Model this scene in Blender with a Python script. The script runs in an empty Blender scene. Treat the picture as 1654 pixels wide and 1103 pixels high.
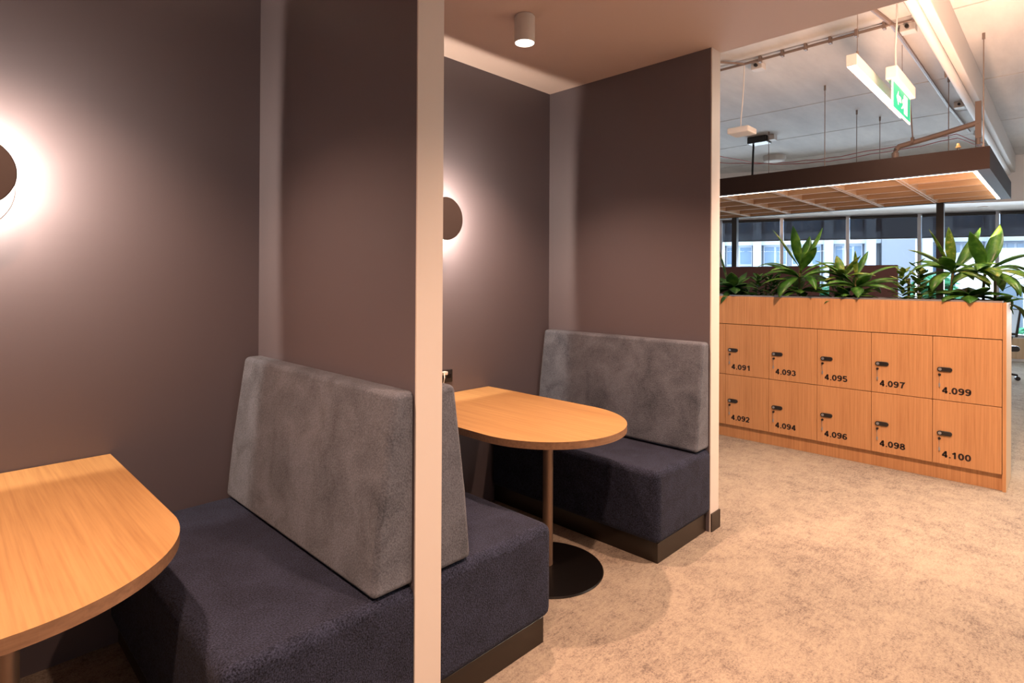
import bpy, bmesh, math, random
from mathutils import Vector, Matrix
random.seed(7)
D = bpy.data
SC = bpy.context.scene
COL = SC.collection
PI = math.pi

# ------------------------------------------------------------------ camera
f, cy, yaw, pit, rol = 924.257, 448.44, 0.772870, 0.0029954, 0.0051959
fw = Vector((math.cos(yaw)*math.cos(pit), math.sin(yaw)*math.cos(pit), math.sin(pit)))
r0 = Vector((math.sin(yaw), -math.cos(yaw), 0)); u0 = r0.cross(fw)
rr = math.cos(rol)*r0 + math.sin(rol)*u0
uu = -math.sin(rol)*r0 + math.cos(rol)*u0
cam = D.cameras.new('camera'); cam.sensor_width = 36; cam.sensor_fit = 'HORIZONTAL'
cam.lens = f*36/1654; cam.shift_y = -(551.5-cy)/1654
cam.clip_start = 0.02; cam.clip_end = 300
camo = D.objects.new('camera', cam); COL.objects.link(camo)
M = Matrix((rr, uu, -fw)).transposed().to_4x4(); M.translation = (0, 0, 1.4)
camo.matrix_world = M
SC.camera = camo

# ------------------------------------------------------------------ world + exposure
w = D.worlds.new('world'); SC.world = w; w.use_nodes = True
bg = w.node_tree.nodes['Background']
bg.inputs['Color'].default_value = (0.80, 0.90, 1.0, 1); bg.inputs['Strength'].default_value = 6.5
vs = SC.view_settings
vs.view_transform = 'Standard'; vs.look = 'None'; vs.gamma = 1; vs.use_curve_mapping = False
vs.exposure = 0.0
try:
    SC.cycles.use_denoising = True
    SC.cycles.max_bounces = 8; SC.cycles.diffuse_bounces = 5; SC.cycles.transparent_max_bounces = 16
    SC.cycles.caustics_reflective = False; SC.cycles.caustics_refractive = False
    SC.cycles.sample_clamp_indirect = 6
except Exception:
    pass

# ------------------------------------------------------------------ lamps of the room
WARM = (1.0, 0.58, 0.385); LED = (1.0, 0.79, 0.61)
def spot(name, loc, power, ang, blend, col, rad=0.03, d=(0, 0, -1)):
    l = D.lights.new(name, 'SPOT'); l.energy = power; l.spot_size = math.radians(ang); l.spot_blend = blend
    l.color = col; l.shadow_soft_size = rad
    o = D.objects.new(name, l); COL.objects.link(o); o.location = loc
    o.rotation_euler = Vector(d).to_track_quat('-Z', 'Y').to_euler()
    return o
def point(name, loc, power, col, rad):
    l = D.lights.new(name, 'POINT'); l.energy = power; l.color = col; l.shadow_soft_size = rad
    o = D.objects.new(name, l); COL.objects.link(o); o.location = loc
    return o
DL2 = (2.06, 1.93); DL1 = (0.06, 1.93)
P_BOOTH, P_CORR, P_SCONCE = 195, 190, 125
spot('downlight_lamp', (DL2[0], DL2[1], 2.565), P_BOOTH, 118, 0.75, WARM, 0.03)
spot('downlight_lamp', (DL1[0], DL1[1], 2.565), P_BOOTH, 118, 0.75, WARM, 0.03)
for x in (0.0, 1.45, 2.9):
    spot('unseen_corridor_lamp', (x, 0.42, 2.66), P_CORR, 110, 0.8, WARM, 0.04)
spot('unseen_corridor_lamp', (2.9, 0.25, 2.66), 315, 100, 0.7, WARM, 0.05, (0.80, 0.33, -0.72))  # extra unseen spot added to brighten the locker fronts
def strip(name, loc, power, sx, sy, col, d):
    l = D.lights.new(name, 'AREA'); l.shape = 'RECTANGLE'; l.size = sx; l.size_y = sy; l.energy = power; l.color = col
    o = D.objects.new(name, l); COL.objects.link(o); o.location = loc
    o.rotation_euler = Vector(d).to_track_quat('-Z', 'Y').to_euler()
    return o
# cove light added out of view behind the low ceiling edge, washing the slab
# daylight entering through the office windows
_n = Vector((-1.081, -0.416, 0.04)); _c = Vector((12.08+0.9*0.416+2.6*0.933, 4.174-0.9*1.081+2.6*0.36, 1.25))
day = strip('window_daylight', _c, 950, 9.5, 1.7, (0.84, 0.92, 1.0), _n)
cove = strip('added_cove_lamp', (3.235, 0.4, 2.89), 165, 0.03, 6.0, WARM, (0.55, 0, 1))
SC1 = (0.09, 1.738); SC2 = (2.025, 1.738)
for sx, sz in (SC1, SC2):
    point('sconce_lamp', (sx, 2.509, sz), P_SCONCE, LED, 0.007)

# ------------------------------------------------------------------ materials
def mat(name, col, rough=0.6, metal=0.0, spec=0.5, emit=None, estr=0.0):
    m = D.materials.new(name); m.use_nodes = True
    b = m.node_tree.nodes['Principled BSDF']
    b.inputs['Base Color'].default_value = (*col, 1); b.inputs['Roughness'].default_value = rough
    b.inputs['Metallic'].default_value = metal
    b.inputs['Specular IOR Level'].default_value = spec
    if emit:
        b.inputs['Emission Color'].default_value = (*emit, 1); b.inputs['Emission Strength'].default_value = estr
    return m
def nd(m, t, **k):
    n = m.node_tree.nodes.new(t)
    for a, v in k.items():
        if a in n.inputs: n.inputs[a].default_value = v
        else: setattr(n, a, v)
    return n
def lk(m, a, ao, b, bi): m.node_tree.links.new(a.outputs[ao], b.inputs[bi])
def coords(m, scale):
    tc = nd(m, 'ShaderNodeTexCoord'); mp = nd(m, 'ShaderNodeMapping'); mp.inputs['Scale'].default_value = scale
    lk(m, tc, 'Object', mp, 'Vector'); return mp
def ramp(m, stops):
    r = nd(m, 'ShaderNodeValToRGB'); e = r.color_ramp.elements
    while len(e) < len(stops): e.new(0.5)
    for i, (p, c) in enumerate(stops): e[i].position = p; e[i].color = (*c, 1)
    return r
def bump(m, src, out, strength, dist):
    b = nd(m, 'ShaderNodeBump'); b.inputs['Strength'].default_value = strength; b.inputs['Distance'].default_value = dist
    lk(m, src, out, b, 'Height'); lk(m, b, 'Normal', m.node_tree.nodes['Principled BSDF'], 'Normal')
def noise(m, mp, scale, detail=3, rough=0.55):
    n = nd(m, 'ShaderNodeTexNoise'); n.inputs['Scale'].default_value = scale; n.inputs['Detail'].default_value = detail
    n.inputs['Roughness'].default_value = rough; lk(m, mp, 'Vector', n, 'Vector'); return n
def wood(name, c0, c1, c2, axis, rough=0.42, spec=0.4):
    m = mat(name, c1, rough, 0, spec); s = [55, 55, 55]; s[axis] = 1.3
    mp = coords(m, s); n = noise(m, mp, 1.6, 5, 0.6); n.inputs['Distortion'].default_value = 0.35
    r = ramp(m, [(0.30, c0), (0.5, c1), (0.70, c2)]); lk(m, n, 'Fac', r, 'Fac')
    s2 = [6, 6, 6]; s2[axis] = 0.4
    mp2 = coords(m, s2); n2 = noise(m, mp2, 1.0, 3)
    mx = nd(m, 'ShaderNodeMix', data_type='RGBA', blend_type='MULTIPLY'); mx.inputs['Factor'].default_value = 0.5
    r2 = ramp(m, [(0.3, (0.80, 0.76, 0.72)), (0.7, (1.0, 1.0, 1.0))]); lk(m, n2, 'Fac', r2, 'Fac')
    lk(m, r, 'Color', mx, 6); lk(m, r2, 'Color', mx, 7)
    lk(m, mx, 2, m.node_tree.nodes['Principled BSDF'], 'Base Color')
    bump(m, n, 'Fac', 0.08, 0.002)
    return m
def fabric(name, c0, c1, fine, blotch, bstr=0.5, bd=0.003, sheen=0.06, wf=0.5, e0=0.34, e1=0.64):
    m = mat(name, c0, 0.95, 0, 0.2); mp = coords(m, (1, 1, 1))
    n = noise(m, mp, fine, 2, 0.7); n2 = noise(m, mp, blotch, 4, 0.6); n2.inputs['Distortion'].default_value = 0.6
    mx = nd(m, 'ShaderNodeMix'); mx.inputs[0].default_value = 1-wf
    lk(m, n, 'Fac', mx, 2); lk(m, n2, 'Fac', mx, 3)
    r = ramp(m, [(e0, c0), (e1, c1)]); lk(m, mx, 0, r, 'Fac')
    lk(m, r, 'Color', m.node_tree.nodes['Principled BSDF'], 'Base Color')
    m.node_tree.nodes['Principled BSDF'].inputs['Sheen Weight'].default_value = sheen
    bump(m, n, 'Fac', bstr, bd)
    return m
def glass(name, tint=(0.9, 0.95, 0.97), refl=0.1):
    m = D.materials.new(name); m.use_nodes = True; nt = m.node_tree; nt.nodes.clear()
    o = nt.nodes.new('ShaderNodeOutputMaterial'); t = nt.nodes.new('ShaderNodeBsdfTransparent'); g = nt.nodes.new('ShaderNodeBsdfGlossy')
    t.inputs['Color'].default_value = (*tint, 1); g.inputs['Roughness'].default_value = 0.02
    x = nt.nodes.new('ShaderNodeMixShader'); x.inputs[0].default_value = refl
    nt.links.new(t.outputs[0], x.inputs[1]); nt.links.new(g.outputs[0], x.inputs[2]); nt.links.new(x.outputs[0], o.inputs[0])
    return m
def screen_cloth(name, col, through):
    m = D.materials.new(name); m.use_nodes = True; nt = m.node_tree; nt.nodes.clear()
    o = nt.nodes.new('ShaderNodeOutputMaterial'); t = nt.nodes.new('ShaderNodeBsdfTransparent'); g = nt.nodes.new('ShaderNodeBsdfDiffuse')
    g.inputs['Color'].default_value = (*col, 1)
    x = nt.nodes.new('ShaderNodeMixShader'); x.inputs[0].default_value = through
    nt.links.new(g.outputs[0], x.inputs[1]); nt.links.new(t.outputs[0], x.inputs[2]); nt.links.new(x.outputs[0], o.inputs[0])
    return m

def painted(name, col, rough, bs=0.03):
    m = mat(name, col, rough); mp = coords(m, (1, 1, 1)); n = noise(m, mp, 220, 2); bump(m, n, 'Fac', bs, 0.001); return m
WALL = painted('taupe_wall_paint', (0.138, 0.122, 0.142), 0.5)
WHITE = painted('cream_paint', (0.74, 0.70, 0.66), 0.5)
SOFFIT = painted('white_ceiling_paint', (0.65, 0.545, 0.51), 0.7)
BRIGHT = painted('bright_white_paint', (0.80, 0.79, 0.79), 0.7)
def slab_mat():
    m = mat('painted_concrete', (0.6, 0.6, 0.6), 0.85); mp = coords(m, (0.6, 2.2, 1)); n = noise(m, mp, 1.4, 6, 0.65)
    r = ramp(m, [(0.3, (0.50, 0.50, 0.51)), (0.7, (0.66, 0.655, 0.65))]); lk(m, n, 'Fac', r, 'Fac')
    lk(m, r, 'Color', m.node_tree.nodes['Principled BSDF'], 'Base Color'); bump(m, n, 'Fac', 0.15, 0.01); return m
SLAB = slab_mat()
def carpet_mat():
    m = mat('mottled_carpet', (0.4, 0.34, 0.3), 0.97, 0, 0.1); mp = coords(m, (1, 1, 1))
    n1 = noise(m, mp, 9.0, 12, 0.80); n2 = noise(m, mp, 1.5, 3, 0.55); n3 = noise(m, mp, 120, 4, 0.9)
    mp2 = coords(m, (1.0, 2.6, 1.0)); n4 = noise(m, mp2, 26, 8, 0.8)
    a = nd(m, 'ShaderNodeMix'); a.inputs[0].default_value = 0.30; lk(m, n1, 'Fac', a, 2); lk(m, n2, 'Fac', a, 3)
    c = nd(m, 'ShaderNodeMix'); c.inputs[0].default_value = 0.38; lk(m, a, 0, c, 2); lk(m, n4, 'Fac', c, 3)
    b = nd(m, 'ShaderNodeMix'); b.inputs[0].default_value = 0.33; lk(m, c, 0, b, 2); lk(m, n3, 'Fac', b, 3)
    r = ramp(m, [(0.405, (0.135, 0.113, 0.105)), (0.455, (0.265, 0.225, 0.195)), (0.495, (0.380, 0.330, 0.270)), (0.56, (0.475, 0.415, 0.333))])
    lk(m, b, 0, r, 'Fac'); lk(m, r, 'Color', m.node_tree.nodes['Principled BSDF'], 'Base Color')
    bump(m, n3, 'Fac', 0.6, 0.006); return m
CARPET = carpet_mat()
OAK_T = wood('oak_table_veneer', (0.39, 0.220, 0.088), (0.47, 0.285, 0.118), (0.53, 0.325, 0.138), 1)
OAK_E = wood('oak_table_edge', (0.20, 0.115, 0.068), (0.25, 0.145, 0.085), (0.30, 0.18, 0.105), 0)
OAK_L = wood('oak_locker_veneer', (0.50, 0.245, 0.105), (0.60, 0.32, 0.145), (0.68, 0.37, 0.17), 2)
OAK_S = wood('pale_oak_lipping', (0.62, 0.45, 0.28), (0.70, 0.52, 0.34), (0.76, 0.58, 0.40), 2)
TIMBER = wood('canopy_timber', (0.36, 0.235, 0.15), (0.43, 0.29, 0.185), (0.50, 0.34, 0.22), 1, 0.75, 0.1)
LIT_TIMBER = wood('lit_canopy_timber', (0.50, 0.36, 0.25), (0.56, 0.41, 0.29), (0.62, 0.46, 0.33), 0, 0.75, 0.1)  # lighter copy of the canopy timber: lit edges and fin sides painted in
NAVY = fabric('navy_weave', (0.003, 0.004, 0.010), (0.044, 0.056, 0.108), 210, 9, 0.9, 0.004, 0.04, 0.8, 0.36, 0.66)
GREY = fabric('grey_chenille', (0.048, 0.058, 0.078), (0.165, 0.190, 0.245), 170, 6.5, 0.6, 0.004, 0.15)
BRONZE = mat('bronze_metal', (0.30, 0.20, 0.14), 0.45, 0.6)
PLINTH = mat('dark_laminate', (0.016, 0.010, 0.007), 0.30, 0.0, 0.6)
BLACK = mat('black_powdercoat', (0.006, 0.005, 0.005), 0.30, 0, 0.3)
BLACKP = mat('black_plastic', (0.018, 0.016, 0.016), 0.35)
CHROME = mat('steel', (0.6, 0.6, 0.6), 0.3, 1.0)
DISC = mat('dark_bronze_disc', (0.055, 0.043, 0.042), 0.55, 0, 0.3)
PLATE = mat('pale_enamel', (0.30, 0.28, 0.27), 0.5)
WHITEP = mat('white_plastic', (0.75, 0.74, 0.72), 0.4)
LENS = mat('warm_lens', (0.9, 0.9, 0.9), 0.4, 0, 0.5, (1.0, 0.90, 0.78), 14)
TUBE = mat('pendant_diffuser', (0.9, 0.9, 0.9), 0.4, 0, 0.5, (1.0, 0.80, 0.60), 45)
STRIP = mat('led_strip', (0.9, 0.9, 0.9), 0.4, 0, 0.5, (1.0, 0.84, 0.66), 16)
GAP = mat('dark_gap', (0.05, 0.03, 0.02), 0.8)
INK = mat('black_numerals', (0.02, 0.012, 0.012), 0.5)
CANOPY = mat('canopy_bronze', (0.014, 0.008, 0.007), 0.7, 0.0, 0.12)
PIPE = mat('brown_pipe_paint', (0.20, 0.155, 0.135), 0.5)
STEELP = painted('painted_steel', (0.58, 0.56, 0.54), 0.6)
WIRE = mat('wire', (0.22, 0.18, 0.16), 0.5, 0.4)
REDC = mat('red_cable', (0.36, 0.07, 0.07), 0.5)
SOIL = fabric('soil', (0.02, 0.013, 0.009), (0.06, 0.04, 0.03), 60, 12, 1.0, 0.02, 0)
ALU = mat('anodised_aluminium', (0.40, 0.43, 0.47), 0.35, 0.7)
GLASS = glass('window_glass', (0.93, 0.97, 1.0), 0.02)
BLIND = screen_cloth('grey_screen_fabric', (0.055, 0.055, 0.07), 0.20)
MAROON = mat('maroon_felt', (0.035, 0.014, 0.016), 0.9)
GREENS = mat('exit_green', (0.0, 0.35, 0.20), 0.4, 0, 0.5, (0.0, 0.45, 0.27), 0.35)
SIGNW = mat('exit_white', (0.9, 0.95, 0.95), 0.3, 0, 0.5, (0.92, 1.0, 0.98), 0.35)

def leaf_mat(name, c0, c1, c2, sc):
    m = mat(name, c1, 0.35); mp = coords(m, (1, 1, 1)); n = noise(m, mp, sc, 3)
    r = ramp(m, [(0.32, c0), (0.52, c1), (0.68, c2)]); lk(m, n, 'Fac', r, 'Fac')
    b = m.node_tree.nodes['Principled BSDF']; lk(m, r, 'Color', b, 'Base Color')
    t = nd(m, 'ShaderNodeBsdfTranslucent'); lk(m, r, 'Color', t, 'Color')
    x = nd(m, 'ShaderNodeMixShader'); x.inputs[0].default_value = 0.35
    o = m.node_tree.nodes['Material Output']; lk(m, b, 'BSDF', x, 1); lk(m, t, 'BSDF', x, 2); lk(m, x, 'Shader', o, 'Surface')
    return m
LEAF = leaf_mat('green_leaf', (0.024, 0.10, 0.014), (0.062, 0.20, 0.026), (0.17, 0.34, 0.06), 14)
LEAFY = leaf_mat('yellow_green_leaf', (0.05, 0.14, 0.018), (0.14, 0.27, 0.04), (0.46, 0.46, 0.13), 22)
LEAFD = leaf_mat('deep_green_leaf', (0.015, 0.07, 0.014), (0.035, 0.13, 0.026), (0.09, 0.22, 0.045), 12)
STEM = mat('plant_stem', (0.10, 0.09, 0.03), 0.7)

# ------------------------------------------------------------------ mesh helpers
class MB:
    def __init__(s): s.bm = bmesh.new()
    def box(s, a, b, mi=0, bev=0, seg=2, flat=None):
        t = bmesh.new(); bmesh.ops.create_cube(t, size=1)
        for v in t.verts: v.co = Vector(((a[i]+b[i])/2 + v.co[i]*(b[i]-a[i]) for i in range(3)))
        if bev: bmesh.ops.bevel(t, geom=s.soft(t, flat), offset=bev, segments=seg, profile=0.5, affect='EDGES', clamp_overlap=True)
        for fc in t.faces: fc.material_index = mi
        s._merge(t); return s
    def soft(s, t, flat):
        # edges to round: all but those lying against a wall plane x = flat
        return [e for e in t.edges if flat is None or not all(abs(v.co.x-flat) < 1e-5 for v in e.verts)]
    def prism(s, pts, a, b, axis=1, mi=0, bev=0, seg=3, side=None, flat=None):
        """polygon pts in the two other axes, extruded from a to b along axis"""
        t = bmesh.new()
        def P(p, h):
            return {0: (h, p[0], p[1]), 1: (p[0], h, p[1]), 2: (p[0], p[1], h)}[axis]
        v0 = [t.verts.new(P(p, a)) for p in pts]; v1 = [t.verts.new(P(p, b)) for p in pts]
        n = len(pts); c0 = t.faces.new(v0); c1 = t.faces.new(v1[::-1])
        sides = [t.faces.new((v0[i], v1[i], v1[(i+1) % n], v0[(i+1) % n])) for i in range(n)]
        for fc in t.faces: fc.material_index = mi
        if side is not None:
            for fc in sides: fc.material_index = side
        bmesh.ops.recalc_face_normals(t, faces=t.faces[:])
        if bev: bmesh.ops.bevel(t, geom=s.soft(t, flat), offset=bev, segments=seg, profile=0.5, affect='EDGES', clamp_overlap=True)
        s._merge(t); return s
    def cyl(s, p, q, r, r2=None, n=20, mi=0, caps=True):
        p = Vector(p); q = Vector(q); d = q-p; t = bmesh.new()
        bmesh.ops.create_cone(t, cap_ends=caps, segments=n, radius1=r, radius2=r if r2 is None else r2, depth=d.length)
        R = d.to_track_quat('Z', 'Y').to_matrix().to_4x4(); R.translation = (p+q)/2
        bmesh.ops.transform(t, matrix=R, verts=t.verts[:])
        for fc in t.faces: fc.material_index = mi
        s._merge(t); return s
    def lathe(s, prof, n=40, c=(0, 0, 0), axis=2, mi=0):
        t = bmesh.new(); rings = []
        for rad, h in prof:
            ring = []
            for i in range(n):
                a = 2*PI*i/n; x, y = rad*math.cos(a), rad*math.sin(a)
                co = {2: (x, y, h), 1: (x, h, y), 0: (h, x, y)}[axis]
                ring.append(t.verts.new(Vector(co)+Vector(c)))
            rings.append(ring)
        for A, B in zip(rings, rings[1:]):
            for i in range(n): t.faces.new((A[i], A[(i+1) % n], B[(i+1) % n], B[i]))
        if prof[0][0] > 1e-5: t.faces.new(rings[0][::-1])
        if prof[-1][0] > 1e-5: t.faces.new(rings[-1])
        bmesh.ops.remove_doubles(t, verts=t.verts[:], dist=1e-6)
        bmesh.ops.recalc_face_normals(t, faces=t.faces[:])
        for fc in t.faces: fc.material_index = mi
        s._merge(t); return s
    def tube(s, pts, r, n=8, mi=0):
        pts = [Vector(p) for p in pts]; t = bmesh.new(); rings = []
        for i, p in enumerate(pts):
            d = (pts[min(i+1, len(pts)-1)] - pts[max(i-1, 0)]).normalized()
            up = Vector((0, 0, 1)) if abs(d.z) < 0.95 else Vector((1, 0, 0))
            a = d.cross(up).normalized(); b = a.cross(d)
            rings.append([t.verts.new(p + r*(math.cos(2*PI*k/n)*a + math.sin(2*PI*k/n)*b)) for k in range(n)])
        for A, B in zip(rings, rings[1:]):
            for k in range(n): t.faces.new((A[k], A[(k+1) % n], B[(k+1) % n], B[k]))
        t.faces.new(rings[0]); t.faces.new(rings[-1][::-1])
        bmesh.ops.recalc_face_normals(t, faces=t.faces[:])
        for fc in t.faces: fc.material_index = mi
        s._merge(t); return s
    def _merge(s, t):
        me = D.meshes.new('tmp'); t.to_mesh(me); t.free(); s.bm.from_mesh(me); D.meshes.remove(me)
    def build(s, name, mats, parent=None, smooth=False, label=None):
        me = D.meshes.new(name); s.bm.to_mesh(me); s.bm.free()
        for m in (mats if isinstance(mats, (list, tuple)) else [mats]): me.materials.append(m)
        o = D.objects.new(name, me); COL.objects.link(o)
        if parent: o.parent = parent
        if smooth:
            for p in me.polygons: p.use_smooth = True
            me.set_sharp_from_angle(angle=math.radians(40))
            wn = o.modifiers.new('weighted', 'WEIGHTED_NORMAL'); wn.keep_sharp = True
        if label: o['label'] = label
        return o
def tag(o, label, cat, group=None, kind=None):
    o['label'] = label; o['category'] = cat
    if group: o['group'] = group
    if kind: o['kind'] = kind
    return o
def thing(name, label, cat, loc, group=None, rotz=0):
    o = D.objects.new(name, None); COL.objects.link(o); o.location = loc; o.rotation_euler = (0, 0, rotz)
    o.empty_display_size = 0.1
    return tag(o, label, cat, group)
def dup(root, loc, label, rotz=None):
    r = root.copy(); COL.objects.link(r); r.location = loc; r['label'] = label
    if rotz is not None: r.rotation_euler = (0, 0, rotz)
    for ch in list(root.children):
        c = ch.copy(); COL.objects.link(c); c.parent = r
        for g in list(ch.children):
            d = g.copy(); COL.objects.link(d); d.parent = c
    return r
def struct(name, mb, mats, label, cat='wall', smooth=False):
    return tag(mb.build(name, mats, None, smooth), label, cat, None, 'structure')

YB, YF = 2.617, 1.43          # booth back wall, booth front line
ZC, ZS = 2.70, 3.40           # booth soffit, office slab

# ------------------------------------------------------------------ the setting
struct('floor', MB().box((-3, -4.5, -0.15), (17, 9, 0)), CARPET, 'mottled beige and taupe carpet floor', 'floor')
struct('wall_back', MB().box((-3, YB, 0), (3.16, YB+0.12, ZC)), WALL, 'dark taupe wall behind both booth tables', 'wall')
def partition(name, x0, x1, label):
    m = MB()
    m.box((x0, YF+0.004, 0), (x1, YB, ZC), 0)
    m.box((x0-0.0005, YF, 0), (x1+0.0005, YF+0.006, ZC), 1)
    return struct(name, m, [WALL, WHITE], label)
partition('wall_left', -0.95, -0.85, 'dark booth divider wall outside the left edge of the first booth')
partition('wall_middle', 1.05, 1.15, 'dark divider wall with a cream end between the two booths')
partition('wall_right', 3.055, 3.158, 'dark divider wall with a cream end beside the lockers')
struct('baseboard_right', MB().box((3.06, YF-0.007, 0), (3.166, YF, 0.10)).box((3.158, YF-0.007, 0), (3.166, YB, 0.10)), PLINTH,
       'short dark skirting at the foot of the right divider wall', 'baseboard')
so = MB(); so.box((-3, -4.5, ZC), (3.165, YB+0.12, ZC+0.10), 0); so.box((3.10, -4.5, ZC+0.10), (3.165, YB+0.12, ZS), 0)
struct('ceiling_soffit', so, SOFFIT, 'smooth low white ceiling over the booths', 'ceiling')
# concrete slab in planks with open joints
sl = MB(); sl.box((-3, -4.5, ZS+0.03), (17, 9, ZS+0.25), 0)
xs_l = [3.16, 5.17, 6.99, 8.45, 9.9, 11.4, 12.9, 17]
for a, b in zip(xs_l, xs_l[1:]): sl.box((a+0.012, 0.66, ZS), (b-0.012, 9, ZS+0.04), 0)
xs_r = [3.16, 5.26, 7.29, 9.3, 11.3, 17]
for a, b in zip(xs_r, xs_r[1:]): sl.box((a+0.012, -4.5, ZS), (b-0.012, 0.66, ZS+0.04), 0)
struct('ceiling', sl, SLAB, 'white painted concrete slab ceiling with plank joints', 'ceiling')
struct('ceiling_beam', MB().box((3.17, 0.615, 3.12), (11.9, 0.735, ZS), 0, 0.008), STEELP, 'painted beam running under the slab beside the exit sign', 'beam')
struct('wall_front', MB().box((-3, -4.6, 0), (17, -4.5, ZS)), WHITE, 'white wall behind the viewpoint')
struct('wall_side', MB().box((-3.1, -4.5, 0), (-3, YB, ZS)), WHITE, 'white wall at the near end of the corridor')
struct('wall_end', MB().box((3.0, 8.9, 0), (17, 9, ZS)), WHITE, 'white wall at the far end of the office')
struct('wall_core', MB().box((3.0, YB+0.12, 0), (3.1, 8.9, ZS)), WHITE, 'white wall behind the booths facing the office')

# ------------------------------------------------------------------ window facade (its own rotated frame)
FA = math.atan2(-1.081, 0.416); FP = (12.08, 4.174, 0); SP = 1.158
def fobj(o): o.location = FP; o.rotation_euler = (0, 0, FA); return o
HEAD, SILL = 2.67, 0.42
fa = MB(); fa.box((-6*SP, 0, HEAD), (10*SP, 0.25, ZS), 0); fa.box((-6*SP, 0, 0), (10*SP, 0.22, SILL), 0)
fobj(struct('wall_window', fa, BRIGHT, 'white wall above and below the office windows'))
bk = MB(); bk.box((-6*SP, -1.35, HEAD), (10*SP, 0, HEAD+0.03), 0); bk.box((-6*SP, -1.38, HEAD), (10*SP, -1.35, ZS), 0)
fobj(struct('ceiling_window', bk, BRIGHT, 'white plasterboard bulkhead in front of the office windows', 'ceiling'))
sk = MB(); sk.box((-6*SP, -0.015, 0.05), (10*SP, 0, SILL-0.01), 0); fobj(struct('trim_1', sk, OAK_S, 'pale timber panelling under the office windows', 'panelling'))
for i, k in enumerate(range(-4, 6)):
    x0, x1 = k*SP, (k+1)*SP
    t = thing('window_%d' % (i+1), 'tall office window bay with aluminium mullion', 'window', (0, 0, 0)); t['kind'] = 'structure'; fobj(t)
    m = MB(); m.box((x0-0.03, 0.0, SILL), (x0+0.03, 0.14, HEAD)); m.box((x0, 0.02, SILL), (x1, 0.12, SILL+0.05)); m.box((x0, 0.02, HEAD-0.05), (x1, 0.12, HEAD))
    m.build('window_frame', ALU, t)
    MB().box((x0+0.03, 0.075, SILL+0.05), (x1-0.03, 0.083, HEAD-0.05)).build('glass', GLASS, t)
words = ['first', 'second', 'third', 'fourth', 'fifth', 'sixth']
blab = {-1: 'grey screen blind half lowered behind the tallest plant at left', 0: 'grey screen blind half lowered above the second dark desk screen',
        1: 'grey screen blind half lowered left of the right canopy post', 2: 'grey screen blind half lowered over the right-hand tall plant', -2: 'grey screen blind half lowered behind the left canopy post',
        3: 'grey screen blind half lowered at the right end of the windows', -3: 'grey screen blind at the window bay behind the booth divider',
        4: 'grey screen blind beyond the right edge of the lockers'}
for k in range(-2, 4):
    x0, x1 = k*SP, (k+1)*SP
    t = thing('roller_blind', blab[k], 'blind', (0, 0, 0), 'roller blinds on the office windows'); fobj(t)
    MB().box((x0+0.035, -0.03, 2.215), (x1-0.035, -0.027, 2.60)).build('blind_fabric', BLIND, t)
    MB().cyl((x0+0.035, -0.03, 2.625), (x1-0.035, -0.03, 2.625), 0.03, n=14).build('roller', BLACKP, t, True)
    MB().box((x0+0.035, -0.037, 2.20), (x1-0.035, -0.020, 2.22)).build('bottom_rail', BLACKP, t)

# ------------------------------------------------------------------ booth benches
def bench(label, loc, s):
    """s=+1: back against a wall on +x side; local x 0 is the wall"""
    t = thing('bench_seat', label, 'bench', loc, 'upholstered booth benches')
    def X(v): return -s*v
    d = 0.555
    lo, hi = sorted((X(0.002), X(d)))
    m = MB(); m.box((lo, YF+0.004, 0.10), (hi, YB-0.003, 0.457), 0, 0.035, 4, X(0.002)); m.build('seat', NAVY, t, True)
    lo, hi = sorted((X(0.004), X(d-0.03)))
    m = MB(); m.box((lo, YF+0.024, 0.0), (hi, YB-0.003, 0.10), 0, 0.001, 1); m.build('plinth', PLINTH, t)
    pts = [(X(0.004), 0.462), (X(0.142), 0.462), (X(0.118), 0.70), (X(0.068), 1.055), (X(0.004), 1.055)]
    m = MB(); m.prism(pts, YF+0.012, YB-0.015, 1, 0, 0.020, 4, None, X(0.004)); m.build('backrest', GREY, t, True)
    return t
bench('navy bench with grey backrest in the nearest booth, left of the cream column', (1.05, 0, 0), 1)
bench('navy bench with grey backrest just right of the cream column, partly hidden by it', (1.15, 0, 0), -1)
bench('navy bench with grey backrest against the far divider wall beside the lockers', (3.055, 0, 0), 1)

# ------------------------------------------------------------------ booth tables
def table(label, cx):
    t = thing('booth_table', label, 'table', (cx, 0, 0), 'oak booth tables')
    a, b, yc = 0.39, 0.40, 1.815
    pts = [(a, YB-0.006), (a, yc)]
    for i in range(1, 48):
        th = PI*i/48; pts.append((a*math.cos(th), yc-b*math.sin(th)))
    pts += [(-a, yc), (-a, YB-0.006)]
    MB().prism(pts, 0.698, 0.7295, 2, 0, 0, 1, side=1).build('tabletop', [OAK_T, OAK_E], t)
    MB().lathe([(0.025, 0.012), (0.025, 0.69)], 24, (0.035, 1.812, 0)).build('column', BRONZE, t, True)
    MB().lathe([(0, 0), (0.268, 0), (0.27, 0.004), (0.266, 0.009), (0.06, 0.014), (0.03, 0.022), (0.0, 0.022)], 64, (0.035, 1.812, 0)).build('base', BLACK, t, True)
    MB().box((-0.12, 1.70, 0.690), (0.19, 1.92, 0.698)).build('mounting_plate', BLACK, t)
    return t
table('round-ended oak table in the nearest booth, cut by the left picture edge', 0.105)
table('round-ended oak pedestal table in the second booth with its black disc base in view', 2.08)

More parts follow.
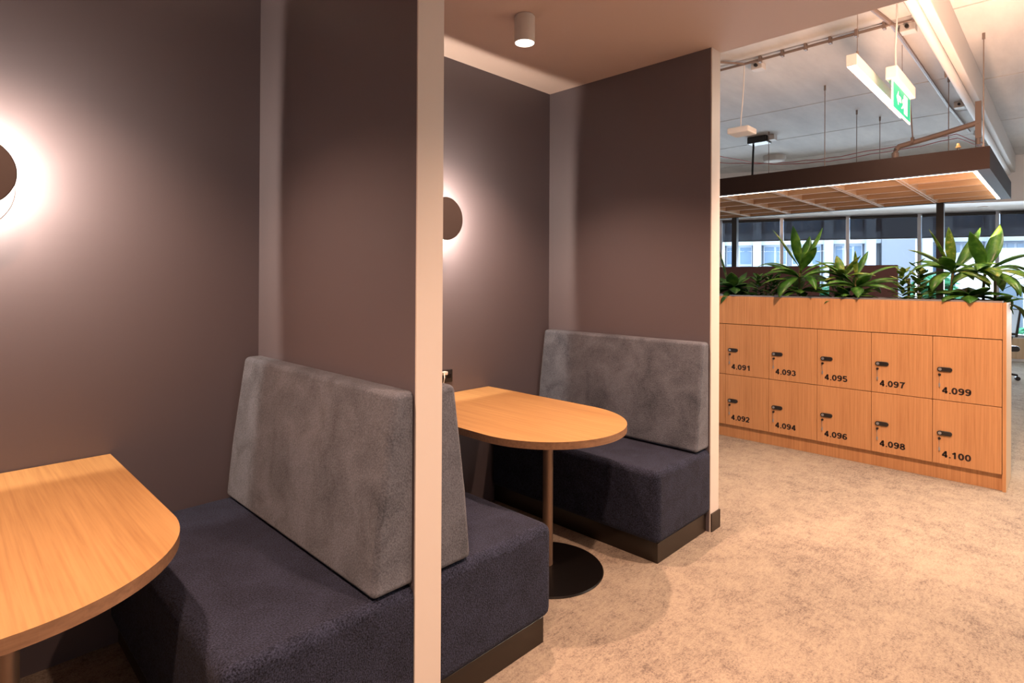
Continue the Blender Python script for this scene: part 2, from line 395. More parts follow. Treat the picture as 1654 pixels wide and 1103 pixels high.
# ------------------------------------------------------------------ sconces
def sconce(label, sx, sz):
    t = thing('wall_sconce', label, 'wall lamp', (sx, YB, sz), 'round wall sconces')
    MB().lathe([(0, 0), (0.155, 0), (0.155, -0.002), (0.153, -0.003), (0, -0.003)], 64, (-0.03, 0, -0.038), 1).build('backplate', PLATE, t, True)
    MB().lathe([(0, -0.122), (0.117, -0.122), (0.12, -0.125), (0.12, -0.129), (0.117, -0.132), (0, -0.132)], 64, (0, 0, 0), 1).build('lamp_shade', DISC, t, True)
    MB().cyl((0, -0.003, 0), (0, -0.1205, 0), 0.004, n=10).build('stem', CHROME, t)
    MB().lathe([(0, -0.1202), (0.116, -0.1202), (0.116, -0.1219), (0, -0.1219)], 48, (0, 0, 0), 1).build('added_reflector', WHITEP, t)  # unseen white back added behind the disc to widen the wall glow
    return t
sconce('round dark disc wall sconce glowing at the left picture edge', *SC1)
sconce('round dark disc wall sconce half hidden behind the cream column', *SC2)

# ------------------------------------------------------------------ downlights
def downlight(label, x, y):
    t = thing('ceiling_downlight', label, 'ceiling lamp', (x, y, ZC), 'surface downlights over the booths')
    MB().lathe([(0, 0), (0.046, 0), (0.046, -0.006), (0.0505, -0.006), (0.0505, -0.132), (0.047, -0.134), (0.0455, -0.120), (0, -0.119)], 40).build('housing', WHITEP, t, True)
    MB().lathe([(0, -0.1215), (0.0445, -0.1215), (0.0445, -0.128), (0, -0.1285)], 40).build('lens', LENS, t)
    return t
downlight('white cylinder downlight on the low ceiling above the second booth', *DL2)
downlight('white cylinder downlight above the nearest booth table, outside the left edge', *DL1)

# ------------------------------------------------------------------ outlet + charger
t = thing('power_outlet', 'black power outlet low on the wall above the second table', 'outlet', (2.12, YB, 0.832))
MB().box((-0.058, -0.008, -0.037), (0.058, 0, 0.037), 0, 0.003).build('faceplate', BLACKP, t)
for sx in (-0.03, 0.03): MB().box((sx-0.016, -0.010, -0.014), (sx+0.016, -0.007, 0.012), 0, 0.002).build('socket', BLACK, t)
t = thing('charger_plug', 'small white plug in the black power outlet', 'plug', (2.105, YB-0.010, 0.855))
MB().box((-0.02, -0.028, -0.010), (0.014, 0, 0.010), 0, 0.004).build('plug_body', WHITEP, t)
MB().tube([(-0.015, -0.028, 0), (-0.03, -0.05, -0.02), (-0.04, -0.05, -0.06), (-0.045, -0.02, -0.094)], 0.003).build('cable', WHITEP, t)

# ------------------------------------------------------------------ lockers
LX, LY0, LP, LB = 5.022, 0.303, 0.3783, 5.46
LYE = 0.323 + 6*LP + 0.02
lk_t = thing('locker_cabinet', 'oak locker bank with black numbers and planter top', 'locker', (LX, LY0, 0))
def lbox(a, b, **k): return MB().box((a[0]-LX, a[1]-LY0, a[2]), (b[0]-LX, b[1]-LY0, b[2]), **k)
lbox((LX+0.024, 0.32, 0.11), (LB, LYE-0.02, 1.04)).build('carcass', GAP, lk_t)
for y0, y1 in ((0.303, 0.321), (LYE-0.018, LYE)): MB().box((0, y0-LY0, 0), (LB-LX, y1-LY0, 1.26)).build('end_panel', OAK_L, lk_t)
m = MB(); m.box((0.0005, -0.002, 0.001), (LB-LX, 0.0, 1.2595)); m.build('end_veneer', OAK_S, lk_t, label='pale end face of the locker bank')
lbox((LX+0.030, 0.322, 0), (LB-0.02, LYE-0.019, 0.108)).build('plinth', OAK_L, lk_t)
lbox((LX, 0.3225, 1.016), (LX+0.019, LYE-0.0185, 1.26)).build('planter_fascia', OAK_L, lk_t)
lbox((LB-0.019, 0.3225, 1.016), (LB, LYE-0.0185, 1.26)).build('planter_back', OAK_L, lk_t)
m = MB()
for a, b in (((LX+0.020, 0.323, 1.05), (LX+0.026, LYE-0.02, 1.272)), ((LB-0.026, 0.323, 1.05), (LB-0.020, LYE-0.02, 1.272)),
             ((LX+0.026, 0.323, 1.05), (LB-0.026, 0.329, 1.272)), ((LX+0.026, LYE-0.026, 1.05), (LB-0.026, LYE-0.02, 1.272))):
    m.box((a[0]-LX, a[1]-LY0, a[2]), (b[0]-LX, b[1]-LY0, b[2]))
m.build('planter_tray', ALU, lk_t, label='thin metal tray liner of the planter')
lbox((LX+0.026, 0.329, 1.06), (LB-0.026, LYE-0.026, 1.225)).build('soil', SOIL, lk_t)
door_me = handle_me = lock_me = None
def ell(cx, cy, rx, ry, a0, a1, n=24): return [(cx+rx*math.cos(math.radians(a0+(a1-a0)*i/n)), cy+ry*math.sin(math.radians(a0+(a1-a0)*i/n))) for i in range(n+1)]
SIX = [ell(0.31, 0.305, 0.215, 0.225, 0, 360), ell(0.36, 0.47, 0.265, 0.445, 50, 195)]
GLY = {'0': [ell(0.31, 0.5, 0.215, 0.415, 0, 360)], '1': [[(0.37, 0), (0.37, 1)], [(0.10, 0.70), (0.27, 0.79), (0.36, 0.95)]],
       '2': [ell(0.31, 0.69, 0.205, 0.225, 170, -35) + [(0.33, 0.34), (0.13, 0.16), (0.11, 0.085), (0.57, 0.085)]],
       '3': [ell(0.29, 0.715, 0.19, 0.20, 160, -75), ell(0.29, 0.295, 0.22, 0.215, 85, -165)],
       '4': [[(0.43, 0), (0.43, 1)], [(0.43, 0.95), (0.08, 0.32)], [(0.02, 0.28), (0.60, 0.28)]],
       '5': [[(0.55, 0.915), (0.15, 0.915), (0.11, 0.47)], ell(0.30, 0.315, 0.225, 0.235, 140, -155)],
       '6': SIX, '7': [[(0.05, 0.915), (0.56, 0.915), (0.38, 0.55), (0.26, 0)]],
       '8': [ell(0.31, 0.735, 0.18, 0.18, 0, 360), ell(0.31, 0.295, 0.22, 0.215, 0, 360)],
       '9': [[(0.62-x, 1-y) for x, y in p] for p in SIX]}
def text_mesh(s, size, sx):
    bm = bmesh.new(); ox = 0.0; wst = 0.106
    for ch in s:
        if ch == '.':
            bm.faces.new([bm.verts.new((ox+0.06+dx, dy, 0)) for dx, dy in ((0, 0), (0.18, 0), (0.18, 0.18), (0, 0.18))]); ox += 0.31; continue
        for path in GLY[ch]:
            P = [Vector((x, y)) for x, y in path]; closed = (P[0]-P[-1]).length < 1e-4; prev = None
            for i, p in enumerate(P):
                a = P[i-1] if i else (P[-2] if closed else p); c = P[i+1] if i < len(P)-1 else (P[1] if closed else p)
                d1 = (p-a).normalized() if (p-a).length > 1e-6 else (c-p).normalized(); d2 = (c-p).normalized() if (c-p).length > 1e-6 else d1
                n1 = Vector((-d1.y, d1.x)); n2 = Vector((-d2.y, d2.x)); n = (n1+n2).normalized(); k = wst/max(0.5, n.dot(n1))
                row = [bm.verts.new((ox+p.x+n.x*k, p.y+n.y*k, 0)), bm.verts.new((ox+p.x-n.x*k, p.y-n.y*k, 0))]
                if prev: bm.faces.new((prev[0], prev[1], row[1], row[0]))
                prev = row
        ox += 0.70
    me = D.meshes.new('number'); bm.to_mesh(me); bm.free()
    xs = [v.co.x for v in me.vertices]; ys = [v.co.y for v in me.vertices]
    x0, x1, y0, y1 = min(xs), max(xs), min(ys), max(ys)
    for v in me.vertices: v.co.x = (v.co.x-x0)/(x1-x0); v.co.y = (v.co.y-y0)/(y1-y0)
    me.materials.append(INK)
    return me
nums = {(0, 0): '4.099', (0, 1): '4.100', (1, 0): '4.097', (1, 1): '4.098', (2, 0): '4.095', (2, 1): '4.096',
        (3, 0): '4.093', (3, 1): '4.094', (4, 0): '4.091', (4, 1): '4.092'}
proto = {}
for c in range(6):
    for rw in range(2):
        yR = 0.323 + c*LP; z0 = 0.5625 if rw == 0 else 0.112
        # door origin: top-left (seen from the front) corner
        org = (0, yR+LP-LY0, z0+0.449)
        if 'door' not in proto:
            d = MB().box((0, -LP+0.0015, -0.449+0.0015), (0.019, -0.0015, -0.0015), 0, 0.0012, 1).build('door', OAK_L, lk_t)
            h = MB()
            h.prism([(-0.025+0.0155*math.sin(a)*1 if 0 else (-0.042+0.0155*math.cos(a)), 0.0155*math.sin(a)) for a in [PI/2*-1 + PI*i/10 for i in range(11)]] +
                    [(-0.098+0.0155*math.cos(a), 0.0155*math.sin(a)) for a in [PI/2 + PI*i/10 for i in range(11)]], -0.012, 0.0, 0, 0, 0.002, 1)
            h.lathe([(0, -0.0135), (0.010, -0.0135), (0.010, -0.012)], 16, (0, -0.044, 0), 0, 1)
            ho = h.build('handle', [BLACKP, ALU], d); ho.location = (0, 0, -0.230)
            k = MB(); k.lathe([(0, -0.008), (0.008, -0.008), (0.009, 0)], 16, (0, -0.040, 0), 0)
            k.box((-0.016, -0.0415, -0.008), (-0.006, -0.0385, 0.008))
            ko = k.build('lock', CHROME if 0 else BLACKP, d); ko.location = (0, 0, -0.270)
            kk = MB(); kk.box((-0.013, -0.046, -0.085), (-0.010, -0.036, -0.060), 0, 0.001, 1); kk.tube([(-0.0115, -0.040, 0), (-0.0115, -0.0405, -0.03), (-0.0115, -0.041, -0.062)], 0.0012, 6)
            kko = kk.build('key_tag', ALU, d); kko.location = (0, 0, -0.270)
            proto['door'] = d
        else:
            d = proto['door'].copy(); COL.objects.link(d); d.parent = lk_t
            for ch in list(proto['door'].children):
                if ch.name.startswith('number'): continue
                e = ch.copy(); COL.objects.link(e); e.parent = d
        d.location = org
        if (c, rw) in nums:
            s = nums[(c, rw)]; me = text_mesh(s, 0.1, 1); me.name = 'number'
            wdt = 0.163
            Mx = Matrix(((0, 0, 1, -0.0008), (-wdt, 0, 0, -0.054), (0, 0.0475, 0, -0.400), (0, 0, 0, 1)))
            me.transform(Mx)
            n = D.objects.new('number', me); COL.objects.link(n); n.parent = d
            d['label'] = 'locker door numbered ' + s

# ------------------------------------------------------------------ plants
def blade(bm, base, az, el, L, W, droop, n=9, mi=0, twist=0.0, petiole=0.12):
    p = Vector(base); prev = None
    for i in range(n+1):
        s = i/n; e = el - droop*(s**1.5)
        d = Vector((math.cos(e)*math.cos(az), math.cos(e)*math.sin(az), math.sin(e)))
        side = Vector((-math.sin(az+twist*s), math.cos(az+twist*s), 0)); nrm = side.cross(d)
        if i: p = p + d*(L/n)
        wd = W*0.5*max(0.0, (0.18 if s < petiole else math.sin(PI*min(1, (s-petiole)/(1-petiole)*0.93+0.07))**0.85)) if s < 1 else 0.001
        wd = max(wd, 0.0012)
        row = [bm.verts.new(p + side*wd + nrm*wd*0.35), bm.verts.new(p), bm.verts.new(p - side*wd + nrm*wd*0.35)]
        if prev:
            for k in range(2):
                fc = bm.faces.new((prev[k], row[k], row[k+1], prev[k+1])); fc.material_index = mi; fc.smooth = True
        prev = row
def plant(name, label, loc, stems, leaves, mats, group='plants in the locker planter'):
    t = thing(name, label, 'plant', loc, group)
    for st in stems:
        MB().tube(st, 0.009, 8).build('stem', STEM, t, True)
    bm = bmesh.new()
    for a in leaves:
        if name == 'dracaena': a = a[:4] + (a[4]*1.1,) + a[5:]
        blade(bm, *a)
    me = D.meshes.new('foliage'); bm.to_mesh(me); bm.free()
    for mm in mats: me.materials.append(mm)
    o = D.objects.new('foliage', me); COL.objects.link(o); o.parent = t
    sd = o.modifiers.new('thick', 'SOLIDIFY'); sd.thickness = 0.0015
    return t
R = random.Random(5)
ZP = 1.225
def whorl(base, n, L, W, e0, e1, dr0, dr1, mi=0, az0=0.0, jit=0.25, rnd=R):
    n = int(n*1.4); W *= 1.15
    out = []
    for i in range(n):
        q = i/max(1, n-1)
        out.append((base, az0 + i*2.39996 + rnd.uniform(-jit, jit), e0+(e1-e0)*q + rnd.uniform(-0.1, 0.1), L*rnd.uniform(0.8, 1.12), W*rnd.uniform(0.85, 1.15), dr0+(dr1-dr0)*q, 9, mi, rnd.uniform(-0.4, 0.4)))
    return out
AR = PI/4 - PI/2   # azimuth of picture right
AL = AR + PI       # azimuth of picture left
AT = PI + PI/4     # azimuth towards the viewpoint
# tallest dracaena
st = [[(0, 0, 0), (0.01, 0.01, 0.15), (0, 0, 0.30)]]
lv = whorl((0, 0, 0.20), 9, 0.40, 0.075, 0.2, 0.75, 1.5, 0.9, 0, 0.3) + [
    ((0, 0, 0.28), AL+0.4, 1.45, 0.37, 0.085, 0.25, 9, 0, 0.2), ((0, 0, 0.30), AR-0.2, 1.12, 0.37, 0.10, 0.1, 9, 0, 0.1), ((0, 0, 0.28), AL-0.2, 1.10, 0.40, 0.07, 0.25, 9, 1, -0.2),
    ((0, 0, 0.25), AR+0.5, 1.3, 0.34, 0.095, 0.3, 9, 0, 0), ((0, 0, 0.22), AL, 0.75, 0.42, 0.045, 1.3, 9, 0, 0), ((0, 0, 0.22), AR, 0.8, 0.45, 0.06, 1.5, 9, 0, 0),
    ((0, 0, 0.24), AT, 1.0, 0.34, 0.09, 0.7, 9, 0, 0), ((0, 0, 0.15), AL, 0.5, 0.36, 0.06, 1.2, 9, 0, 0), ((0, 0, 0.15), AR+0.2, 0.6, 0.40, 0.055, 1.7, 9, 0, 0)]
lv += whorl((0, 0, 0.08), 8, 0.26, 0.06, 0.2, 0.6, 1.2, 0.8, 0)
plant('dracaena', 'tallest upright broad-leaved plant left of the locker planter centre', (5.2, 1.646, ZP), st, lv, [LEAF, LEAFY])
# right-hand big double dracaena
st = [[(0, 0.05, 0), (0.01, 0.06, 0.12), (0, 0.05, 0.26)], [(0.02, -0.12, 0), (0.02, -0.12, 0.13), (0.02, -0.13, 0.25)]]
b1, b2 = (0, 0.05, 0.24), (0.02, -0.13, 0.24)
lv = whorl(b1, 8, 0.34, 0.07, 0.0, 0.9, 1.6, 0.9, 0, 0.5) + whorl(b2, 8, 0.34, 0.075, 0.0, 0.9, 1.6, 0.9, 0, 1.4) + [
    (b1, AR+0.1, 1.05, 0.40, 0.085, 0.15, 9, 0, 0.1), (b1, AL+0.6, 1.40, 0.34, 0.06, 0.2, 9, 1, 0), (b1, AL, 1.15, 0.36, 0.035, 0.2, 9, 1, 0),
    (b2, AR+0.3, 1.25, 0.38, 0.10, 0.2, 9, 0, 0), (b2, AL+0.3, 1.30, 0.33, 0.095, 0.5, 9, 0, 0), (b2, AR, 0.55, 0.42, 0.055, 1.5, 9, 0, 0), (b1, AL, 0.6, 0.38, 0.05, 1.5, 9, 0, 0),
    (b1, AT, 0.2, 0.36, 0.08, 1.0, 9, 1, 0), (b2, AT+0.2, 0.3, 0.34, 0.08, 1.1, 9, 1, 0), (b2, AT-0.5, 0.4, 0.36, 0.09, 1.1, 9, 1, 0), (b1, AL-0.3, 0.9, 0.34, 0.08, 0.8, 9, 1, 0)]
lv += whorl((0, -0.04, 0.06), 10, 0.26, 0.075, 0.3, 0.7, 1.2, 0.8, 0, 0.2)
plant('dracaena', 'large double-stemmed broad-leaved plant near the right end of the planter', (5.22, 0.56, ZP), st, lv, [LEAF, LEAFY])
# wide-leaved plant in the middle
st = [[(0, 0, 0), (0, 0.01, 0.1), (0.01, 0, 0.2)], [(0.01, 0.09, 0), (0.01, 0.10, 0.12), (0.0, 0.10, 0.24)]]
lv = whorl((0, 0, 0.12), 9, 0.34, 0.075, 0.2, 0.9, 1.3, 0.8, 0, 0.9) + whorl((0, 0.10, 0.2), 7, 0.24, 0.06, 0.3, 1.2, 1.2, 0.5, 1, 0.1) + [
    ((0, -0.01, 0.16), AR, 0.75, 0.40, 0.06, 0.9, 9, 0, 0), ((0, -0.02, 0.12), AR+0.2, 0.45, 0.42, 0.09, 0.8, 9, 0, 0), ((0, 0, 0.2), AR+0.5, 1.15, 0.28, 0.05, 0.5, 9, 0, 0),
    ((0, 0.05, 0.16), AL, 0.75, 0.44, 0.05, 1.5, 9, 0, 0), ((0, 0.05, 0.14), AL-0.3, 0.5, 0.36, 0.07, 1.2, 9, 0, 0), ((0, 0.0, 0.18), AL+0.8, 1.45, 0.24, 0.03, 0.1, 9, 1, 0)]
lv += whorl((0, 0.05, 0.04), 8, 0.24, 0.06, 0.3, 0.8, 1.0, 0.7, 0)
plant('dracaena', 'spreading wide-leaved plant in the middle of the planter, left of the yellow-green bush', (5.2, 1.224, ZP), st, lv, [LEAF, LEAFY])
# dense yellow-green bush
lv = []
for k in range(5):
    bx, by = R.uniform(-0.05, 0.05), R.uniform(-0.10, 0.09); hh = 0.24 if k else 0.30
    for j in range(16):
        z = 0.02 + hh*j/16
        lv.append(((bx, by, z), j*2.4+k, 0.55+0.5*j/16, R.uniform(0.07, 0.12)*(1.1-0.4*j/16), 0.038, 0.7, 5, 0 if R.random() < 0.7 else 1, 0.0))
plant('croton', 'dense yellow-green bushy plant beside the right canopy post', (5.2, 0.874, ZP), [[(0, 0, 0), (0, 0, 0.2)]], lv, [LEAFY, LEAF])
# small dark bush
lv = []
for k in range(7):
    bx, by = R.uniform(-0.06, 0.06), R.uniform(-0.11, 0.11)
    for j in range(14):
        z = 0.01 + 0.20*j/14
        lv.append(((bx, by, z), j*2.4+k, 0.45+0.6*j/14, R.uniform(0.06, 0.11), 0.03, 0.8, 5, 0 if R.random() < 0.75 else 1, 0.0))
plant('zebra_plant', 'low dark bushy plant left of the tallest plant', (5.2, 1.93, ZP), [[(0, 0, 0), (0, 0, 0.15)]], lv, [LEAFD, LEAF])
# leafy clump at far left beside the wall
lv = whorl((0, 0, 0.10), 14, 0.24, 0.085, 0.0, 1.1, 1.3, 0.7, 0, 0.4) + whorl((0.05, -0.05, 0.04), 8, 0.18, 0.07, 0.1, 0.8, 1.2, 0.7, 0, 1.0) + [((0, 0.04, 0.1), AL, 1.4, 0.36, 0.06, 0.2, 9, 1, 0)]
plant('peace_lily', 'dark leafy clump at the left end of the planter beside the cream wall end', (5.18, 2.21, ZP), [[(0, 0, 0), (0, 0, 0.12)]], lv, [LEAFD, LEAFY])
# trailing plant at the right end
lv = [((0, -0.02, 0.16), AR+0.1, 0.7, 0.34, 0.016, 1.2, 9, 0, 0), ((0, -0.02, 0.14), AR-0.3, 0.6, 0.34, 0.016, 1.0, 9, 0, 0), ((0, -0.02, 0.10), AR, 0.7, 0.30, 0.014, 1.6, 9, 0, 0), ((0, 0, 0.05), AR+0.4, 0.5, 0.26, 0.06, 1.8, 9, 0, 0),
      ((0, -0.06, 0.16), AR-0.1, 0.25, 0.23, 0.07, 2.2, 9, 1, 0), ((0, -0.02, 0.18), AR, 0.35, 0.22, 0.06, 2.3, 9, 1, 0), ((0, 0, 0.02), AR+0.2, 0.3, 0.20, 0.02, 1.6, 9, 0, 0),
      ((0, 0.02, 0.0), AT, 0.9, 0.2, 0.09, 1.0, 9, 0, 0), ((0, 0, 0.0), AT+0.9, 0.8, 0.18, 0.08, 1.0, 9, 0, 0),
      ((0.02, -0.06, 0.02), AR-0.1, 0.1, 0.19, 0.05, 1.9, 9, 0, 0)]
plant('trailing_plant', 'thin-leaved trailing plant hanging over the right end of the lockers', (5.22, 0.375, ZP), [[(0, 0, 0), (0, 0, 0.18)]], lv, [LEAFD, LEAF])

# ------------------------------------------------------------------ canopy over the desks
CX0, CX1, CY0, CY1, CZ0, CZ1 = 5.89, 8.19, 0.457, 5.5, 2.30, 2.48
ct = thing('ceiling_canopy', 'large dark-framed timber grid canopy with light strips hung above the desks', 'canopy', (CX0, CY0, CZ0))
def cb(a, b, **k): return MB().box((a[0]-CX0, a[1]-CY0, a[2]-CZ0), (b[0]-CX0, b[1]-CY0, b[2]-CZ0), **k)
cb((CX0, CY0, CZ0), (CX0+0.06, CY1, CZ1)).build('frame_rail', CANOPY, ct)
cb((CX1-0.06, CY0, CZ0), (CX1, CY1, CZ1)).build('frame_rail', CANOPY, ct)
cb((CX0+0.06, CY0, CZ0), (CX1-0.06, CY0+0.085, CZ1)).build('frame_rail', CANOPY, ct)
cb((CX0+0.06, CY1-0.085, CZ0), (CX1-0.06, CY1, CZ1)).build('frame_rail', CANOPY, ct)
cb((CX0+0.060, CY0+0.09, CZ0-0.002), (CX0+0.069, CY1-0.09, CZ0+0.012)).build('light_strip', STRIP, ct)
cb((CX0+0.08, CY0+0.086, CZ0-0.002), (CX1-0.08, CY0+0.112, CZ0+0.012)).build('light_strip', STRIP, ct)
yb = 1.10
while yb < CY1-0.3:
    cb((CX0+0.08, yb-0.022, CZ0+0.004), (CX1-0.06, yb-0.008, CZ1-0.03)).build('grid_fin', LIT_TIMBER, ct)
    cb((CX0+0.08, yb+0.008, CZ0+0.004), (CX1-0.06, yb+0.022, CZ1-0.03)).build('grid_fin', LIT_TIMBER, ct)
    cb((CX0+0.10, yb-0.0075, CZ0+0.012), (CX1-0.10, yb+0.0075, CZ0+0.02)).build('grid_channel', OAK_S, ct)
    yb += 0.537
ys = [CY0+0.12] + [1.10+0.537*i for i in range(9)]
for xi, xx in enumerate((6.42, 6.87, 7.32, 7.77)):
    cb((xx-0.012, CY0+0.12, CZ0+0.006), (xx+0.012, CY1-0.09, CZ1-0.03)).box((xx-0.012-CX0, 0.12, 0.0055), (xx+0.012-CX0, CY1-0.09-CY0, 0.0062), 1).build('grid_slat', [TIMBER, LIT_TIMBER], ct)  # slat bottoms coloured lighter, as if lit from below
cb((CX0+0.06, CY0+0.09, CZ1-0.028), (CX1-0.06, CY1-0.09, CZ1-0.016)).build('top_board', TIMBER, ct)
cb((CX1-0.075, CY0+0.12, CZ0+0.006), (CX1-0.061, CY1-0.09, CZ1-0.03)).build('grid_slat', TIMBER, ct)
for x, y in ((6.42, 1.80), (7.6, 1.79), (8.1, 1.66), (6.98, 0.853), (8.1, 0.75), (5.93, 0.50), (7.9, 2.9), (6.42, 3.3)):
    m = MB(); m.cyl((x-CX0, y-CY0, CZ1-CZ0-0.01), (x-CX0, y-CY0, ZS-CZ0), 0.004, n=8); m.cyl((x-CX0, y-CY0, CZ1-CZ0), (x-CX0, y-CY0, CZ1-CZ0+0.03), 0.012, 0.006, n=10)
    m.cyl((x-CX0, y-CY0, ZS-CZ0-0.05), (x-CX0, y-CY0, ZS-CZ0), 0.010, n=10)
    m.build('hanger_rod', WIRE, ct)
for x, y in ((8.16, 1.07), (8.13, 3.45)):
    MB().box((x-0.035-CX0, y-0.035-CY0, -CZ0), (x+0.035-CX0, y+0.035-CY0, 0.0)).build('post', BLACK, ct)
# little spot hooked on the canopy front
t = thing('spot_light', 'tiny brass spotlight standing on the canopy front edge', 'spotlight', (5.92, 0.66, CZ1))
MB().cyl((0, 0, 0), (0, 0, 0.02), 0.008, n=10).build('base', BLACKP, t)
MB().lathe([(0, 0.055), (0.010, 0.055), (0.012, 0.04), (0.022, 0.02), (0, 0.02)], 16).build('lamp_head', mat('brass', (0.6, 0.42, 0.2), 0.4, 0.8), t, True)

# ------------------------------------------------------------------ pendant lamp
t = thing('pendant_lamp', 'long white linear pendant lamp lit from below', 'pendant lamp', (4.2, 1.02, 2.80))
m = MB(); m.box((0, -0.03, 0), (1.63, -0.026, 0.075)); m.box((0, 0.026, 0), (1.63, 0.03, 0.075)); m.box((0, -0.026, 0.01), (1.63, 0.026, 0.075)); m.box((-0.004, -0.03, 0), (0, 0.03, 0.075)); m.box((1.63, -0.03, 0), (1.634, 0.03, 0.075))
m.build('housing', WHITEP, t)
MB().box((0.005, -0.025, 0.002), (1.625, 0.025, 0.009)).build('diffuser', TUBE, t)
for x in (0.14, 1.56):
    m = MB(); m.cyl((x, 0, 0.10), (x, 0, 0.60), 0.0022, n=6); m.cyl((x, 0, 0.095), (x, 0, 0.135), 0.008, n=10)
    m.tube([(x-0.05, 0, 0.075), (x, 0, 0.11), (x+0.05, 0, 0.075)], 0.002, 6); m.build('suspension_wire', WIRE, t)

dup(t, (4.2, -1.15, 2.80), 'second linear pendant lamp, added unseen just outside the right picture edge')  # pendant copy added out of view to brighten the locker end
t['group'] = 'linear pendant lamps'
strip('pendant_light', (5.0, -1.15, 2.785), 90, 1.5, 0.04, (1.0, 0.80, 0.62), (0, 0, -1))  # area light added under the unseen pendant copy
strip('pendant_light', (5.0, 1.02, 2.785), 7, 1.5, 0.04, (1.0, 0.80, 0.62), (0, 0, -1))

# ------------------------------------------------------------------ exit sign
t = thing('exit_sign', 'hanging green and white running man exit sign', 'exit sign', (4.92, 0.875, 2.745))
MB().box((-0.33, -0.035, 0.04), (0.31, 0.035, 0.125), 0, 0.006).build('housing', WHITEP, t)
MB().box((-0.30, -0.004, -0.155), (0.30, 0.004, 0.04)).build('sign_panel', SIGNW, t)
for sgn in (-1, 1):
    yy = sgn*0.0045; q = MB()
    def P(pts, mi):
        q.prism(pts, yy, yy+sgn*(0.001 if mi == 0 else 0.002), 1, mi)
    P([(-0.285, 0.034), (0.285, 0.034), (0.285, -0.142), (-0.285, -0.142)], 0)
    P([(0.06, 0.015), (0.18, 0.015), (0.18, -0.12), (0.06, -0.12)], 1)              # doorway
    P([(-0.19, -0.05), (-0.13, 0.0), (-0.13, -0.03), (-0.05, -0.03), (-0.05, -0.07), (-0.13, -0.07), (-0.13, -0.10)], 1)  # arrow
    # running figure
    P([(0.065+0.016*math.cos(a), -0.005+0.016*math.sin(a)) for a in [2*PI*i/16 for i in range(16)]], 1)
    P([(0.03, -0.025), (0.07, -0.02), (0.10, -0.045), (0.095, -0.053), (0.068, -0.037), (0.058, -0.065), (0.085, -0.085), (0.07, -0.122), (0.056, -0.118), (0.064, -0.09), (0.03, -0.075), (0.0, -0.10), (-0.03, -0.105), (-0.03, -0.093), (-0.005, -0.087), (0.025, -0.06), (0.035, -0.04), (0.015, -0.04), (-0.005, -0.06), (-0.013, -0.052), (0.008, -0.028)], 1)
    q.build('pictogram', [GREENS, SIGNW], t)
MB().tube([(-0.17, 0, 0.125), (-0.17, 0.004, 0.16), (-0.15, 0.01, 0.30), (-0.165, 0.0, 0.45), (-0.15, 0, 0.655)], 0.006, 8).build('cable', WHITEP, t)
MB().cyl((-0.17, 0, 0.12), (-0.17, 0, 0.15), 0.012, n=10).build('gland', PIPE, t)

# ------------------------------------------------------------------ unseen cove light added on the office face of the low ceiling
t = thing('added_cove_light', 'long cove light channel added out of view on the office side of the low ceiling', 'cove light', (3.165, 0.4, 2.83))
m = MB(); m.box((0, -3.0, 0), (0.10, 3.0, 0.01)); m.box((0.09, -3.0, 0.01), (0.10, 3.0, 0.03)); m.build('channel', WHITEP, t)
MB().box((0.05, -2.98, 0.01), (0.07, 2.98, 0.016)).build('light_strip', STRIP, t)

# ------------------------------------------------------------------ services on the slab
t = thing('wireless_sensor', 'small white box hanging on a cable near the cream wall end', 'sensor', (5.30, 2.19, 2.76))
MB().box((-0.10, -0.10, 0), (0.10, 0.10, 0.055), 0, 0.012).build('housing', WHITEP, t)
MB().tube([(-0.02, 0.0, 0.055), (-0.02, 0.0, 0.14), (-0.04, -0.02, 0.26), (-0.06, -0.04, 0.42), (-0.07, -0.05, 0.635)], 0.005, 8).build('cable', WHITEP, t)
t = thing('conduit', 'thin brown conduit clipped along the slab joint above the pendant', 'conduit', (5.19, 2.4, ZS))
MB().tube([(0, 0.4, -0.03), (0, -0.30, -0.03), (-0.04, -1.43, -0.03)], 0.012, 8).build('tube', PIPE, t)
for k in range(6): MB().box((-0.055+0.006*(5-k), -0.43-0.19*k, -0.055), (-0.005+0.006*(5-k)-0.006, -0.41-0.19*k, 0)).build('clip', PIPE, t)
MB().tube([(-0.35, 0.02, -0.02), (0, -0.28, -0.03)], 0.010, 8).build('branch', PIPE, t)
t = thing('conduit', 'long conduit along the slab parallel to the beam', 'conduit', (5.3, 0.985, ZS))
MB().tube([(-0.6, 0.06, -0.02), (-0.1, 0, -0.02), (2.7, 0, -0.02), (4.3, -0.03, -0.02)], 0.016, 8).build('tube', PIPE, t)
MB().tube([(-0.1, 0.02, -0.02), (-0.1, -0.12, -0.02), (0.1, -0.22, -0.02), (0.75, -0.21, -0.03), (0.8, -0.22, -0.25)], 0.009, 8).build('branch', PIPE, t)
for lab, (x, y) in (('small grey junction box at the left end of the clipped conduit', (5.35, 2.06)), ('small grey junction box above the exit sign', (5.34, 0.905)),
                    ('small grey junction box on the slab above the canopy pipe', (8.06, 0.885)), ('farthest grey junction box on the slab near the window bulkhead', (9.75, 0.87))):
    t = thing('junction_box', lab, 'junction box', (x, y, ZS), 'junction boxes on the slab')
    MB().box((-0.05, -0.05, -0.06), (0.05, 0.05, 0), 0, 0.006).build('box', STEELP, t)
    MB().cyl((-0.05, 0, -0.03), (-0.075, 0, -0.03), 0.014, n=12).build('gland', BLACKP, t)
t = thing('drain_pipe', 'brown pipe running from the beam with an elbow down into the canopy', 'pipe', (6.8, 1.26, 2.75))
MB().tube([(0, 0, -0.27), (0, 0, -0.06), (0, -0.012, -0.025), (0, -0.035, 0.0), (0, -0.08, 0.008), (0, -0.35, 0.058), (0, -0.655, 0.125)], 0.026, 14).build('tube', PIPE, t, True)
